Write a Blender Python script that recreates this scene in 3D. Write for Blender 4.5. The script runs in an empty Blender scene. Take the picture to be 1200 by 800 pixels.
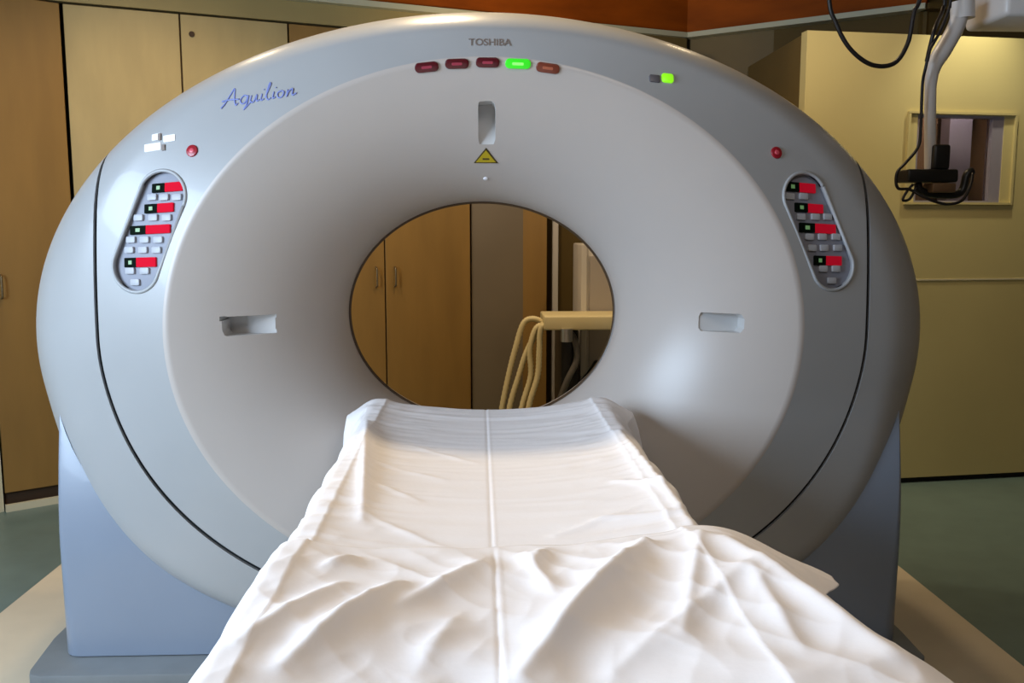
import bpy, bmesh, math, random
from mathutils import Vector, Matrix, noise
from mathutils.bvhtree import BVHTree
random.seed(7)
scn = bpy.context.scene
COL = scn.collection
PI = math.pi

# ------------------------------------------------------------ camera
F = 1050.0
CAM = Vector((0.0, -2.6, 1.365))
pitch = math.atan(133.0 / F); yaw = math.atan(39.0 / F)
fwd = Vector((math.sin(yaw) * math.cos(pitch), math.cos(yaw) * math.cos(pitch), -math.sin(pitch)))
right = fwd.cross(Vector((0, 0, 1))).normalized()
up = right.cross(fwd).normalized()
cd = bpy.data.cameras.new('camera'); cam = bpy.data.objects.new('camera', cd); COL.objects.link(cam)
cam.location = CAM
cam.rotation_euler = Matrix((right, up, -fwd)).transposed().to_euler()
cd.sensor_width = 36; cd.lens = 36 * F / 1200; cd.clip_start = 0.05
scn.camera = cam

def ray(px, py): return (fwd * F + right * (px - 600) + up * (400 - py)).normalized()
def W(px, py, Y):                      # point on the vertical plane y = Y
    r = ray(px, py); return CAM + r * ((Y - CAM.y) / r.y)
def Z(px, py, z):                      # point on the horizontal plane
    r = ray(px, py); return CAM + r * ((z - CAM.z) / r.z)

# ------------------------------------------------------------ materials
def srgb(c):
    return tuple(((v / 255) / 12.92 if v / 255 <= 0.04045 else ((v / 255 + 0.055) / 1.055) ** 2.4) for v in c)
def mat(name, col, rough=0.5, metal=0.0, noise_amt=0.0, noise_scale=(8, 8, 8), emit=None, estr=0, bump=0.0, bscale=60, spec=0.5, coat=0.0):
    m = bpy.data.materials.new(name); m.use_nodes = True
    nt = m.node_tree; b = nt.nodes['Principled BSDF']
    c = srgb(col) + (1,)
    b.inputs['Base Color'].default_value = c
    b.inputs['Roughness'].default_value = rough; b.inputs['Metallic'].default_value = metal
    b.inputs['Specular IOR Level'].default_value = spec
    b.inputs['Coat Weight'].default_value = coat
    if noise_amt or bump:
        tc = nt.nodes.new('ShaderNodeTexCoord')
    if noise_amt:
        mp = nt.nodes.new('ShaderNodeMapping'); mp.inputs['Scale'].default_value = noise_scale
        n = nt.nodes.new('ShaderNodeTexNoise'); n.inputs['Scale'].default_value = 1.0; n.inputs['Detail'].default_value = 5
        r = nt.nodes.new('ShaderNodeValToRGB')
        lo = tuple(v * (1 - noise_amt) for v in c[:3]) + (1,); hi = tuple(min(1, v * (1 + noise_amt)) for v in c[:3]) + (1,)
        r.color_ramp.elements[0].position = 0.3; r.color_ramp.elements[1].position = 0.7
        r.color_ramp.elements[0].color = lo; r.color_ramp.elements[1].color = hi
        nt.links.new(tc.outputs['Object'], mp.inputs['Vector']); nt.links.new(mp.outputs[0], n.inputs['Vector'])
        nt.links.new(n.outputs['Fac'], r.inputs['Fac']); nt.links.new(r.outputs['Color'], b.inputs['Base Color'])
    if bump:
        n2 = nt.nodes.new('ShaderNodeTexNoise'); n2.inputs['Scale'].default_value = bscale; n2.inputs['Detail'].default_value = 4
        bp = nt.nodes.new('ShaderNodeBump'); bp.inputs['Strength'].default_value = bump; bp.inputs['Distance'].default_value = 0.01
        nt.links.new(tc.outputs['Object'], n2.inputs['Vector']); nt.links.new(n2.outputs['Fac'], bp.inputs['Height'])
        nt.links.new(bp.outputs[0], b.inputs['Normal'])
    if emit:
        b.inputs['Emission Color'].default_value = srgb(emit) + (1,); b.inputs['Emission Strength'].default_value = estr
    return m
M = {}
M['cover'] = mat('blue_grey_plastic', (162, 163, 164), 0.33, noise_amt=0.03, noise_scale=(3, 3, 3), coat=0.15)
M['dish'] = mat('warm_white_plastic', (184, 175, 168), 0.34, noise_amt=0.02, noise_scale=(3, 3, 3))
M['stand'] = mat('blue_stand_plastic', (132, 142, 158), 0.34, noise_amt=0.03, noise_scale=(3, 3, 3), coat=0.1)
M['plinth'] = mat('grey_plinth_paint', (120, 124, 126), 0.5, noise_amt=0.1, noise_scale=(6, 6, 6))
M['gap'] = mat('black_gap', (6, 8, 14), 0.7)
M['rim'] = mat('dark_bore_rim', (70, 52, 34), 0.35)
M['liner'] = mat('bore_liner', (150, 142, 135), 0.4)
M['panel'] = mat('panel_grey', (130, 132, 144), 0.5)
M['recess'] = mat('recess_grey', (196, 194, 192), 0.5)
M['bezel'] = mat('bezel_grey', (160, 162, 164), 0.4)
M['button'] = mat('button_pale', (170, 172, 178), 0.45)
M['black'] = mat('black_plastic', (12, 13, 14), 0.4)
M['disp_green'] = mat('display_black', (8, 18, 10), 0.7, spec=0.05)
M['digit_green'] = mat('digit_green', (120, 150, 110), 0.4, emit=(110, 170, 100), estr=0.25)
M['disp_red'] = mat('display_red', (190, 16, 40), 0.8, spec=0.05, emit=(215, 20, 45), estr=0.22)
M['led_dark'] = mat('indicator_dark_red', (84, 18, 26), 0.25)
M['led_mark'] = mat('indicator_mark', (160, 50, 70), 0.3)
M['led_green'] = mat('indicator_green', (40, 170, 30), 0.3, emit=(50, 215, 30), estr=0.75)
M['led_green_mark'] = mat('indicator_green_mark', (120, 255, 100), 0.3, emit=(130, 255, 100), estr=0.9)
M['led_brown'] = mat('indicator_amber', (115, 52, 34), 0.3)
M['led_amber_mark'] = mat('indicator_amber_mark', (170, 90, 60), 0.3)
M['power'] = mat('power_lamp', (110, 200, 20), 0.3, emit=(135, 225, 30), estr=0.9)
M['red'] = mat('stop_button_red', (150, 22, 38), 0.3)
M['red_light'] = mat('stop_button_centre', (205, 80, 95), 0.3)
M['yellow'] = mat('warning_yellow', (182, 158, 18), 0.5)
M['dark_mark'] = mat('warning_mark', (70, 55, 12), 0.5)
M['blue_ink'] = mat('blue_logo_ink', (122, 134, 192), 0.5)
M['brown_ink'] = mat('nameplate_ink', (122, 108, 100), 0.5)
M['tape'] = mat('white_tape', (240, 240, 245), 0.5)
M['steel'] = mat('steel', (170, 170, 172), 0.3, metal=0.9)
M['sheet'] = mat('white_cotton', (238, 234, 234), 0.85, bump=0.04, bscale=70, spec=0.2)
M['mattress'] = mat('mattress_vinyl', (90, 95, 105), 0.5)
M['wood'] = mat('cupboard_wood', (172, 152, 104), 0.5, noise_amt=0.09, noise_scale=(9, 9, 2.2))
M['wood_dark'] = mat('cupboard_wood_brown_shaded', (140, 106, 52), 0.5, noise_amt=0.1, noise_scale=(9, 9, 1.8))  # darker copy of the cupboard wood; the narrow unit's shade is in the colour
M['wood_gap'] = mat('cupboard_carcass', (60, 40, 20), 0.7)
M['handle'] = mat('dull_brass_handle', (120, 105, 80), 0.35, metal=0.6)
M['frieze'] = mat('orange_ceiling_wood', (142, 68, 8), 0.7, spec=0.15, noise_amt=0.25, noise_scale=(2.5, 2.5, 9))
M['cornice'] = mat('pale_cornice', (186, 186, 160), 0.5)
M['filler'] = mat('gold_filler_board', (156, 138, 88), 0.55, noise_amt=0.06, noise_scale=(4, 4, 4))
M['wallgrey'] = mat('grey_brown_wall', (112, 98, 78), 0.6, noise_amt=0.06, noise_scale=(3, 3, 3))
M['wallolive'] = mat('olive_brown_wall', (110, 92, 52), 0.6, noise_amt=0.08, noise_scale=(3, 3, 3))
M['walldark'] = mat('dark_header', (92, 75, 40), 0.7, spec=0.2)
M['cream'] = mat('cream_paint', (208, 200, 172), 0.5)
M['yellowwall'] = mat('yellow_door_paint', (196, 184, 132), 0.5, noise_amt=0.04, noise_scale=(2, 2, 2))
M['floor'] = mat('green_vinyl_floor', (98, 118, 116), 0.35, noise_amt=0.08, noise_scale=(7, 7, 7))
M['beige'] = mat('beige_floor_platform', (206, 192, 168), 0.5, noise_amt=0.05, noise_scale=(5, 5, 5))
M['dim'] = mat('dim_brown_wall', (120, 100, 76), 0.7, noise_amt=0.05)
M['ceiling'] = mat('ceiling_paint', (150, 120, 80), 0.7, noise_amt=0.05)
M['white'] = mat('white_enamel', (205, 200, 196), 0.35)
M['hose'] = mat('cream_hose', (208, 194, 152), 0.5)
M['greymetal'] = mat('lilac_metal', (158, 154, 172), 0.35, metal=0.3)
M['brownpanel'] = mat('booth_brown', (110, 84, 58), 0.5, noise_amt=0.15, noise_scale=(5, 5, 5))
M['cable'] = mat('black_cable', (16, 12, 14), 0.45)
M['lampglow'] = mat('warm_lamp', (255, 220, 160), 0.5, emit=(255, 205, 140), estr=4)
M['daylight'] = mat('daylight_pane', (220, 230, 255), 0.5, emit=(205, 222, 255), estr=3)
def glass():
    m = bpy.data.materials.new('lead_glass'); m.use_nodes = True
    b = m.node_tree.nodes['Principled BSDF']
    b.inputs['Base Color'].default_value = (0.75, 0.7, 0.7, 1); b.inputs['Roughness'].default_value = 0.04
    b.inputs['Transmission Weight'].default_value = 1.0; b.inputs['IOR'].default_value = 1.45
    return m
M['glass'] = glass()

# ------------------------------------------------------------ object helpers
def props(o, label=None, cat=None, group=None, kind=None):
    if label: o['label'] = label
    if cat: o['category'] = cat
    if group: o['group'] = group
    if kind: o['kind'] = kind
    return o
def empty(name, loc, label, cat, group=None, kind=None):
    o = bpy.data.objects.new(name, None); COL.objects.link(o); o.location = loc; o.empty_display_size = 0.05
    return props(o, label, cat, group, kind)
def link(name, bm, m, parent=None, smooth=False, label=None, kind=None, recalc=True, angle=None):
    if recalc: bmesh.ops.recalc_face_normals(bm, faces=bm.faces)
    me = bpy.data.meshes.new(name); bm.to_mesh(me); bm.free()
    mats = m if isinstance(m, (list, tuple)) else [m]
    for x in mats: me.materials.append(x)
    o = bpy.data.objects.new(name, me); COL.objects.link(o)
    if smooth:
        for p in me.polygons: p.use_smooth = True
        if angle:
            try: me.set_sharp_from_angle(angle=math.radians(angle))
            except Exception: pass
    if parent:
        o.parent = parent; bpy.context.view_layer.update()
        o.matrix_parent_inverse = parent.matrix_world.inverted()
    return props(o, label, kind=kind)
def box_bm(x0, x1, y0, y1, z0, z1, bev=0.0, seg=2, bm=None, mtx=None):
    nb = bmesh.new(); bmesh.ops.create_cube(nb, size=1.0)
    bmesh.ops.scale(nb, vec=(x1 - x0, y1 - y0, z1 - z0), verts=nb.verts)
    bmesh.ops.translate(nb, vec=((x0 + x1) / 2, (y0 + y1) / 2, (z0 + z1) / 2), verts=nb.verts)
    if bev: bmesh.ops.bevel(nb, geom=list(nb.edges), offset=bev, segments=seg, profile=0.5, affect='EDGES')
    if mtx: bmesh.ops.transform(nb, matrix=mtx, verts=nb.verts)
    if bm is None: return nb
    me = bpy.data.meshes.new('t'); nb.to_mesh(me); nb.free(); bm.from_mesh(me); bpy.data.meshes.remove(me)
    return bm
def prism_bm(poly, axis, a0, a1, bev=0.0, seg=3, bm=None):
    """poly: 2D points; axis 'y' -> (x,z), axis 'z' -> (x,y)"""
    nb = bmesh.new()
    def mk(p, a): return (p[0], a, p[1]) if axis == 'y' else (p[0], p[1], a)
    v0 = [nb.verts.new(mk(p, a0)) for p in poly]; v1 = [nb.verts.new(mk(p, a1)) for p in poly]
    f0 = nb.faces.new(v0); nb.faces.new(v1[::-1])
    n = len(poly)
    for i in range(n): nb.faces.new((v0[i], v1[i], v1[(i + 1) % n], v0[(i + 1) % n]))
    bmesh.ops.recalc_face_normals(nb, faces=nb.faces)
    if bev:
        bmesh.ops.bevel(nb, geom=[e for e in nb.edges], offset=bev, segments=seg, profile=0.5, affect='EDGES')
    if bm is None: return nb
    me = bpy.data.meshes.new('t'); nb.to_mesh(me); nb.free(); bm.from_mesh(me); bpy.data.meshes.remove(me)
    return bm
def catmull(pts, n=10):
    pts = [Vector(p) for p in pts]; out = []
    P = [2 * pts[0] - pts[1]] + pts + [2 * pts[-1] - pts[-2]]
    for i in range(1, len(P) - 2):
        for k in range(n):
            t = k / n
            out.append(0.5 * ((2 * P[i]) + (P[i + 1] - P[i - 1]) * t + (2 * P[i - 1] - 5 * P[i] + 4 * P[i + 1] - P[i + 2]) * t * t + (3 * P[i] - P[i - 1] - 3 * P[i + 1] + P[i + 2]) * t ** 3))
    out.append(pts[-1]); return out
def tube_bm(pts, r, n=10, bm=None, ribs=0.0):
    if bm is None: bm = bmesh.new()
    rings = []; prev = None
    for i, p in enumerate(pts):
        t = (pts[min(i + 1, len(pts) - 1)] - pts[max(i - 1, 0)]).normalized()
        if prev is None:
            a = t.orthogonal().normalized()
        else:
            a = (prev - t * prev.dot(t)).normalized()
        prev = a; b = t.cross(a)
        rr = r(i / (len(pts) - 1)) if callable(r) else r
        if ribs: rr *= 1 + (ribs if i % 2 else -ribs)
        rings.append([bm.verts.new(p + (a * math.cos(2 * PI * k / n) + b * math.sin(2 * PI * k / n)) * rr) for k in range(n)])
    for i in range(len(rings) - 1):
        for k in range(n): bm.faces.new((rings[i][k], rings[i][(k + 1) % n], rings[i + 1][(k + 1) % n], rings[i + 1][k]))
    bm.faces.new(rings[0][::-1]); bm.faces.new(rings[-1])
    return bm
def cut(bm, g):
    """split the faces of bm along the zero line of g(co)"""
    val = {}
    for v in bm.verts:
        x = g(v.co); val[v] = x if abs(x) > 1e-7 else 1e-7
    new = []
    for e in list(bm.edges):
        a, b = e.verts
        if a in val and b in val and val[a] * val[b] < 0:
            t = val[a] / (val[a] - val[b]); t = min(max(t, 0.001), 0.999)
            ne, nv = bmesh.utils.edge_split(e, a, t); new.append(nv)
    bmesh.ops.connect_verts(bm, verts=new)
    bm.normal_update()
def fclassify(bm, g):
    return {f: g(f.calc_center_median()) for f in bm.faces}

# ============================================================ THE SCANNER GANTRY
gantry = empty('scanner_gantry', (0, 0.4, 0), 'large blue-grey CT scanner gantry with oval off-white funnel around its bore', 'CT scanner')

def ell(px0, px1, cy, pxt, yt, yb, Y):
    L = W(px0, cy, Y); R = W(px1, cy, Y); T = W(pxt, yt, Y); B = W(pxt, yb, Y)
    return ((L.x + R.x) / 2, (T.z + B.z) / 2, (R.x - L.x) / 2, (T.z - B.z) / 2)
E_sil = ell(42, 1078, 380, 560, 15, 748, 0.15)
_l = W(42, 380, 0.28); _r = W(1078, 380, 0.28); E_sil = ((_l.x + _r.x) / 2, E_sil[1], (_r.x - _l.x) / 2, E_sil[3])
E_dish = ell(190, 943, 380, 566, 66, 694, 0.0)
E_thr = ell(409, 720.5, 364, 564, 236, 493, 0.42)
E_gap = ell(113, 1017, 385, 565, 42, 725, 0.06)
NT = 288
def ept(E, th, Y): return Vector((E[0] + E[2] * math.cos(th), Y, E[1] + E[3] * math.sin(th)))
def rings_bm(rings, closed=True):
    bm = bmesh.new(); R = [[bm.verts.new(p) for p in r] for r in rings]
    n = len(R[0])
    for i in range(len(R) - 1):
        for k in range(n if closed else n - 1):
            bm.faces.new((R[i][k], R[i][(k + 1) % n], R[i + 1][(k + 1) % n], R[i + 1][k]))
    return bm
ths = [2 * PI * k / NT for k in range(NT)]
def low(th):
    t = max(0, min(1, (-math.sin(th) - 0.15) / 0.7)); return t * t * (3 - 2 * t)
def rnd_w(th): return (0.075 + 0.12 * abs(math.cos(th)) ** 3) * (1 - low(th)) + 0.07 * low(th)
def rnd_h(th): return (0.12 + 0.05 * abs(math.cos(th)) ** 3) * (1 - low(th)) + 0.045 * low(th)
# housing: ring from dish edge out over the rounded shoulder and back
rings = []
NF = 14
def shrink(E, w): return (E[0], E[1], E[2] - w, E[3] - w)
SL = 0.30
def sl(th): return SL * (1 - .8 * low(th))
def fd(th): return sl(th) * (ept(E_dish, th, 0) - ept(shrink(E_sil, rnd_w(th)), th, 0)).length
for j in range(NF + 1):
    t = j / NF
    rings.append([ept(E_dish, th, 0).lerp(ept(shrink(E_sil, rnd_w(th)), th, fd(th)), t) for th in ths])
for j in range(1, 13):
    a = PI / 2 * j / 12
    rings.append([ept(shrink(E_sil, rnd_w(th) * (1 - math.sin(a))), th, fd(th) + sl(th) * rnd_w(th) * math.sin(a) + rnd_h(th) * (1 - math.cos(a))) for th in ths])
for Y in (0.4, 0.55, 0.7): rings.append([ept(E_sil, th, Y) for th in ths])
house = rings_bm(rings)
# gap line
def g_gap(co, off=0.0):
    x = (co.x - E_gap[0]); z = co.z - (W(565, 392, 0.06).z)
    a = E_gap[2]; b = E_gap[3] * 1.0
    if z >= 0: d = abs(x) - a
    else:
        q = math.sqrt((x / a) ** 2 + (z / b) ** 2)
        gm = math.sqrt((x / a ** 2) ** 2 + (z / b ** 2) ** 2) / max(q, 1e-6)
        d = (q - 1) / gm
    return d - off
GW = 0.006
cut(house, lambda c: g_gap(c, GW)); cut(house, lambda c: g_gap(c, -GW))
cut(house, lambda c: g_gap(c, GW * 2.2)); cut(house, lambda c: g_gap(c, -GW * 2.2))
# control panels: capsule regions
def capsule(p0, p1, r0):
    a = Vector((p0.x, p0.z)); b = Vector((p1.x, p1.z)); ab = b - a
    def g(co):
        p = Vector((co.x, co.z)); t = max(0, min(1, (p - a).dot(ab) / ab.length_squared))
        return (p - (a + ab * t)).length - r0
    return g
cap_def = {'slanted oblong control panel on the left': (W(190, 230, .04), W(160, 312, .04), 0.070), 'slanted oblong control panel on the right': (W(943, 230, .04), W(976, 312, .04), 0.066)}
cap_L = capsule(W(190, 230, .04), W(160, 312, .04), 0.070)
cap_R = capsule(W(943, 230, .04), W(976, 312, .04), 0.066)
def subdiv_near(bm, g, r, n=1):
    for _ in range(n):
        fs = [f for f in bm.faces if abs(g(f.calc_center_median())) < r]
        es = list({e for f in fs for e in f.edges})
        bmesh.ops.subdivide_edges(bm, edges=es, cuts=1, use_grid_fill=True)
for g in (cap_L, cap_R):
    cut(house, g)
me = bpy.data.meshes.new('t'); bmt = house.copy(); bmt.to_mesh(me)
BV_house = BVHTree.FromBMesh(bmt)
def part_of(bm, keep):
    nb = bm.copy()
    nb.faces.ensure_lookup_table()
    dele = [f for f in nb.faces if not keep(f.calc_center_median())]
    bmesh.ops.delete(nb, geom=dele, context='FACES')
    return nb
def add_lip(bm, d):
    """give cut edges a short inward return so that the cover reads as a shell"""
    be = [e for e in bm.edges if e.is_boundary and all(abs(abs(g_gap(v.co)) - GW) < 2e-4 for v in e.verts)]
    r = bmesh.ops.extrude_edge_only(bm, edges=be)
    vs = [v for v in r['geom'] if isinstance(v, bmesh.types.BMVert)]
    for v in vs: v.co.y += d
front_part = part_of(house, lambda c: g_gap(c) < -GW and cap_L(c) > 0 and cap_R(c) > 0 and c.y < 0.6)
for g in (cap_L, cap_R):
    be = [e for e in front_part.edges if e.is_boundary and all(abs(g(v.co)) < 3e-4 for v in e.verts)]
    r = bmesh.ops.extrude_edge_only(front_part, edges=be)
    for v in [v for v in r['geom'] if isinstance(v, bmesh.types.BMVert)]: v.co.y += 0.014
add_lip(front_part, 0.02)
# keep the front cover above the silhouette's rear only
link('front_cover', front_part, M['cover'], gantry, True, angle=40)
cxg = E_gap[0]
for s in (-1, 1):
    sp = part_of(house, lambda c: g_gap(c) > GW and (c.x - cxg) * s > 0)
    add_lip(sp, 0.02)
    link('side_cover', sp, M['cover'], gantry, True, angle=40)
gp = part_of(house, lambda c: abs(g_gap(c)) < GW * 2.2)
for v in gp.verts: v.co.y += 0.012; v.co.x += (0.012 if v.co.x < cxg else -0.012) * 0.5
link('cover_gap', gp, M['gap'], gantry, True)
tp = part_of(house, lambda c: g_gap(c) < -GW and c.y >= 0.6)
if len(tp.faces): link('top_cover', tp, M['cover'], gantry, True)
else: tp.free()

# dish (the horn)
rings = []; ND = 40; D = 0.42
def dishY(t): return D * (0.30 * t + 0.70 * (1 - math.sqrt(max(0, 1 - t * t))))
rings.append([ept(shrink(E_dish, -0.004), th, 0.006) for th in ths])
for j in range(ND + 1):
    a = PI / 2 * j / ND; t = math.sin(a) 
    rings.append([Vector((0, dishY(t), 0)) + Vector((1, 0, 1)) * 0 + Vector((ept(E_dish, th, 0).lerp(ept(E_thr, th, 0), t).x, 0, ept(E_dish, th, 0).lerp(ept(E_thr, th, 0), t).z)) for th in ths])
dish = rings_bm(rings)
dish.normal_update()
BV_dish0 = BVHTree.FromBMesh(dish)
def hit(px, py, trees=None):
    best = None
    for t in (trees or (BV_dish0, BV_house)):
        loc, nor, idx, dist = t.ray_cast(CAM, ray(px, py))
        if loc is not None and (best is None or dist < best[2]):
            if nor.dot(ray(px, py)) > 0: nor = -nor
            best = (loc, nor, dist)
    return best[0], best[1]
# slots
def rrect(pc, hw, hh, r):
    def g(co):
        dx = abs(co.x - pc.x) - (hw - r); dz = abs(co.z - pc.z) - (hh - r)
        return math.hypot(max(dx, 0), max(dz, 0)) + min(max(dx, dz), 0) - r
    return g
slots = []
for (x0, x1, y0, y1) in ((560, 581, 120, 168), (263, 320, 369, 393), (820, 871, 366, 390)):
    pc, _ = hit((x0 + x1) / 2, (y0 + y1) / 2)
    sc = (pc.y - CAM.y) / F
    slots.append((rrect(pc, (x1 - x0) / 2 * sc * .94, (y1 - y0) / 2 * sc * .94, 0.008), pc))
for g, pc in slots: cut(dish, g)
dd = part_of(dish, lambda c: all(g(c) > 0 for g, _ in slots))
link('bore_funnel', dd, M['dish'], gantry, True)
for g, pc in slots:
    fl = part_of(dish, lambda c: g(c) <= 0)
    ymax = max(v.co.y for v in fl.verts) + 0.003
    r = bmesh.ops.extrude_face_region(fl, geom=list(fl.faces))
    top = [v for v in r['geom'] if isinstance(v, bmesh.types.BMVert)]
    orig_faces = [f for f in fl.faces if f not in set(x for x in r['geom'] if isinstance(x, bmesh.types.BMFace)) and all(v not in set(top) for v in f.verts)]
    bmesh.ops.delete(fl, geom=orig_faces, context='FACES_ONLY')
    for v in top: v.co.y = ymax
    link('alignment_window', fl, M['recess'], gantry, True, angle=30)
dish.free()
# rim, liner, rear horn and rear cover
def torus_like(E, Y, r, n=10):
    rg = []
    for k in range(n):
        a = 2 * PI * k / n
        rg.append([ept(shrink(E, r * math.cos(a)), th, Y + r * math.sin(a)) for th in ths])
    rg.append(rg[0]); return rg
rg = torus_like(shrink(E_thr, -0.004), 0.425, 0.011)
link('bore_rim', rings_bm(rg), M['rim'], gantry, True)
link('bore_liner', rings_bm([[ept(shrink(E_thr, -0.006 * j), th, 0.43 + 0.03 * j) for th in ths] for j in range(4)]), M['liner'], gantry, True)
rr = []
E_rd = shrink(E_dish, 0.1)
for j in range(25):
    t = math.sin(PI / 2 * (1 - j / 24))
    rr.append([Vector((ept(E_rd, th, 0).lerp(ept(shrink(E_thr, -0.02), th, 0), t).x, 0.52 + (0.9 - 0.52) * math.sqrt(max(0, 1 - t * t)), ept(E_rd, th, 0).lerp(ept(shrink(E_thr, -0.02), th, 0), t).z)) for th in ths])
link('rear_funnel', rings_bm(rr), M['dish'], gantry, True)
rr = [[ept(E_rd, th, 0.9) for th in ths], [ept(shrink(E_sil, 0.15), th, 0.9) for th in ths]]
for j in range(1, 9):
    a = PI / 2 * j / 8
    rr.append([ept(shrink(E_sil, 0.15 * (1 - math.sin(a))), th, 0.7 + 0.2 * math.cos(a)) for th in ths])
link('rear_cover', rings_bm(rr), M['cover'], gantry, True)

# stand
YS = 0.055
xl = (W(63, 492, 0.10).x + W(79, 758, 0.10).x) / 2; xr = (W(1058, 500, 0.10).x + W(1048, 750, 0.10).x) / 2
zb = Z(200, 767, 0.0).z
zb = W(200, 767, YS).z
EC = (E_sil[0], E_sil[1], E_sil[2] * 0.94, E_sil[3] * 0.955)
tl = math.acos(min(1, (EC[0] - xl) / EC[2])) + 0.01; tr = math.acos(min(1, (xr - EC[0]) / EC[2])) + 0.01
poly = [(xl, zb), (xl, EC[1] - EC[3] * math.sin(tl) )]
for k in range(49):
    th = PI + tl + .01 + (PI - tl - tr - .02) * k / 48
    poly.append((EC[0] + EC[2] * math.cos(th), EC[1] + EC[3] * math.sin(th)))
poly += [(xr, EC[1] - EC[3] * math.sin(tr)), (xr, zb)]
sb = bmesh.new(); v0 = [sb.verts.new((p[0], YS, p[1])) for p in poly]; v1 = [sb.verts.new((p[0], 0.78, p[1])) for p in poly]
sb.faces.new(v0); sb.faces.new(v1[::-1]); n = len(poly)
for i in range(n): sb.faces.new((v0[i], v1[i], v1[(i + 1) % n], v0[(i + 1) % n]))
z2 = W(60, 470, .1).z; z1 = W(60, 650, .1).z
es = [e for e in sb.edges if all(v.co.x < xl + 1e-4 for v in e.verts) or all(v.co.x > xr - 1e-4 for v in e.verts)]
es = [e for e in es if abs(e.verts[0].co.y - e.verts[1].co.y) < 1e-5]
bmesh.ops.bevel(sb, geom=es, offset=0.055, segments=8, profile=0.5, affect='EDGES')
for k in range(16):
    zz = z1 + (z2 + .1 - z1) * k / 15
    bmesh.ops.bisect_plane(sb, geom=list(sb.verts) + list(sb.edges) + list(sb.faces), plane_co=(0, 0, zz), plane_no=(0, 0, 1), dist=1e-5)
bmesh.ops.triangulate(sb, faces=[f for f in sb.faces if len(f.verts) > 4])
for v in sb.verts:
    t = max(0, min(1, (v.co.z - z1) / (z2 - z1))); f_ = max(0, min(1, (0.5 - v.co.y) / 0.45))
    v.co.y += f_ * 0.11 * t ** 1.6
    v.co.x += (0.008 if v.co.x > 0 else -0.008) * t * f_ if abs(v.co.x) > 1.0 else 0
link('stand', sb, M['stand'], gantry, True, angle=35)
# plinth
def Zp(px, py): p = Z(px, py, zb - 0.004); return (p.x, p.y)
pl = [Zp(63, 747), Zp(35, 784)]
pl += [(pl[1][0] + 0.012, pl[1][1] - 0.03), (pl[1][0] + 0.05, pl[1][1] - 0.045)]
pr = [Zp(1056, 738), Zp(1084, 768)]
pr += [(pr[1][0] - 0.012, pl[3][1] + 0.015), (pr[1][0] - 0.05, pl[3][1])]
poly = [(pl[0][0], 0.8)] + pl + pr[::-1] + [(pr[0][0], 0.8)]
link('base_plinth', prism_bm(poly, 'z', 0.0, zb - 0.004, 0.006, 2), M['plinth'], gantry, True, angle=35)
link('plinth_seal', prism_bm([(xl + .02, YS + .015), (xr - .02, YS + .015), (xr - .02, .76), (xl + .02, .76)], 'z', zb - 0.006, zb + 0.004), M['gap'], gantry)
# small side brackets at the foot of the stand
for (px, s) in ((70, -1), (1052, 1)):
    a = xl if s < 0 else xr
    link('foot_bracket', box_bm(a - 0.022 + (0 if s > 0 else 0), a + 0.022, 0.2, 0.5, zb, zb + 0.11, 0.012, 3), M['stand'], gantry, True, angle=35)

# --- things on the surface of the gantry
def frame(px, py, tilt=0.0, lift=0.0, trees=None, flat=False):
    loc, nor = hit(px, py, trees)
    if flat: nor = Vector((0, -1, 0))
    u = Vector((1, 0, 0)); u = (u - nor * u.dot(nor)).normalized(); v = nor.cross(u)
    if v.z < 0: v = -v
    c, s = math.cos(tilt), math.sin(tilt); u2 = u * c + v * s; v2 = -u * s + v * c
    m = Matrix((u2, v2, nor)).transposed().to_4x4(); m.translation = loc + nor * lift
    return m
def scale_at(m): return (m.translation.y - CAM.y) / F
def pill_bm(w, h, d, r, mtx, seg=8, dome=0.3):
    """rounded rectangle slab with softened front edge, in local u,v,n"""
    bm = bmesh.new(); r = min(r, w / 2 - 1e-5, h / 2 - 1e-5)
    def outline(ins, z):
        out = []; rr = max(r - ins, 1e-4)
        for (cx, cy, a0) in ((w / 2 - r, h / 2 - r, 0), (-w / 2 + r, h / 2 - r, PI / 2), (-w / 2 + r, -h / 2 + r, PI), (w / 2 - r, -h / 2 + r, 1.5 * PI)):
            for k in range(seg + 1):
                a = a0 + PI / 2 * k / seg; out.append(bm.verts.new((cx + rr * math.cos(a), cy + rr * math.sin(a), z)))
        return out
    e = min(d, r) * dome
    R = [outline(0, -0.004), outline(0, d - e), outline(e * 0.35, d - e * 0.3), outline(e, d)]
    n = len(R[0])
    for i in range(3):
        for k in range(n): bm.faces.new((R[i][k], R[i][(k + 1) % n], R[i + 1][(k + 1) % n], R[i + 1][k]))
    bm.faces.new(R[-1]); bm.faces.new(R[0][::-1])
    bmesh.ops.transform(bm, matrix=mtx, verts=bm.verts)
    return bm
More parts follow.
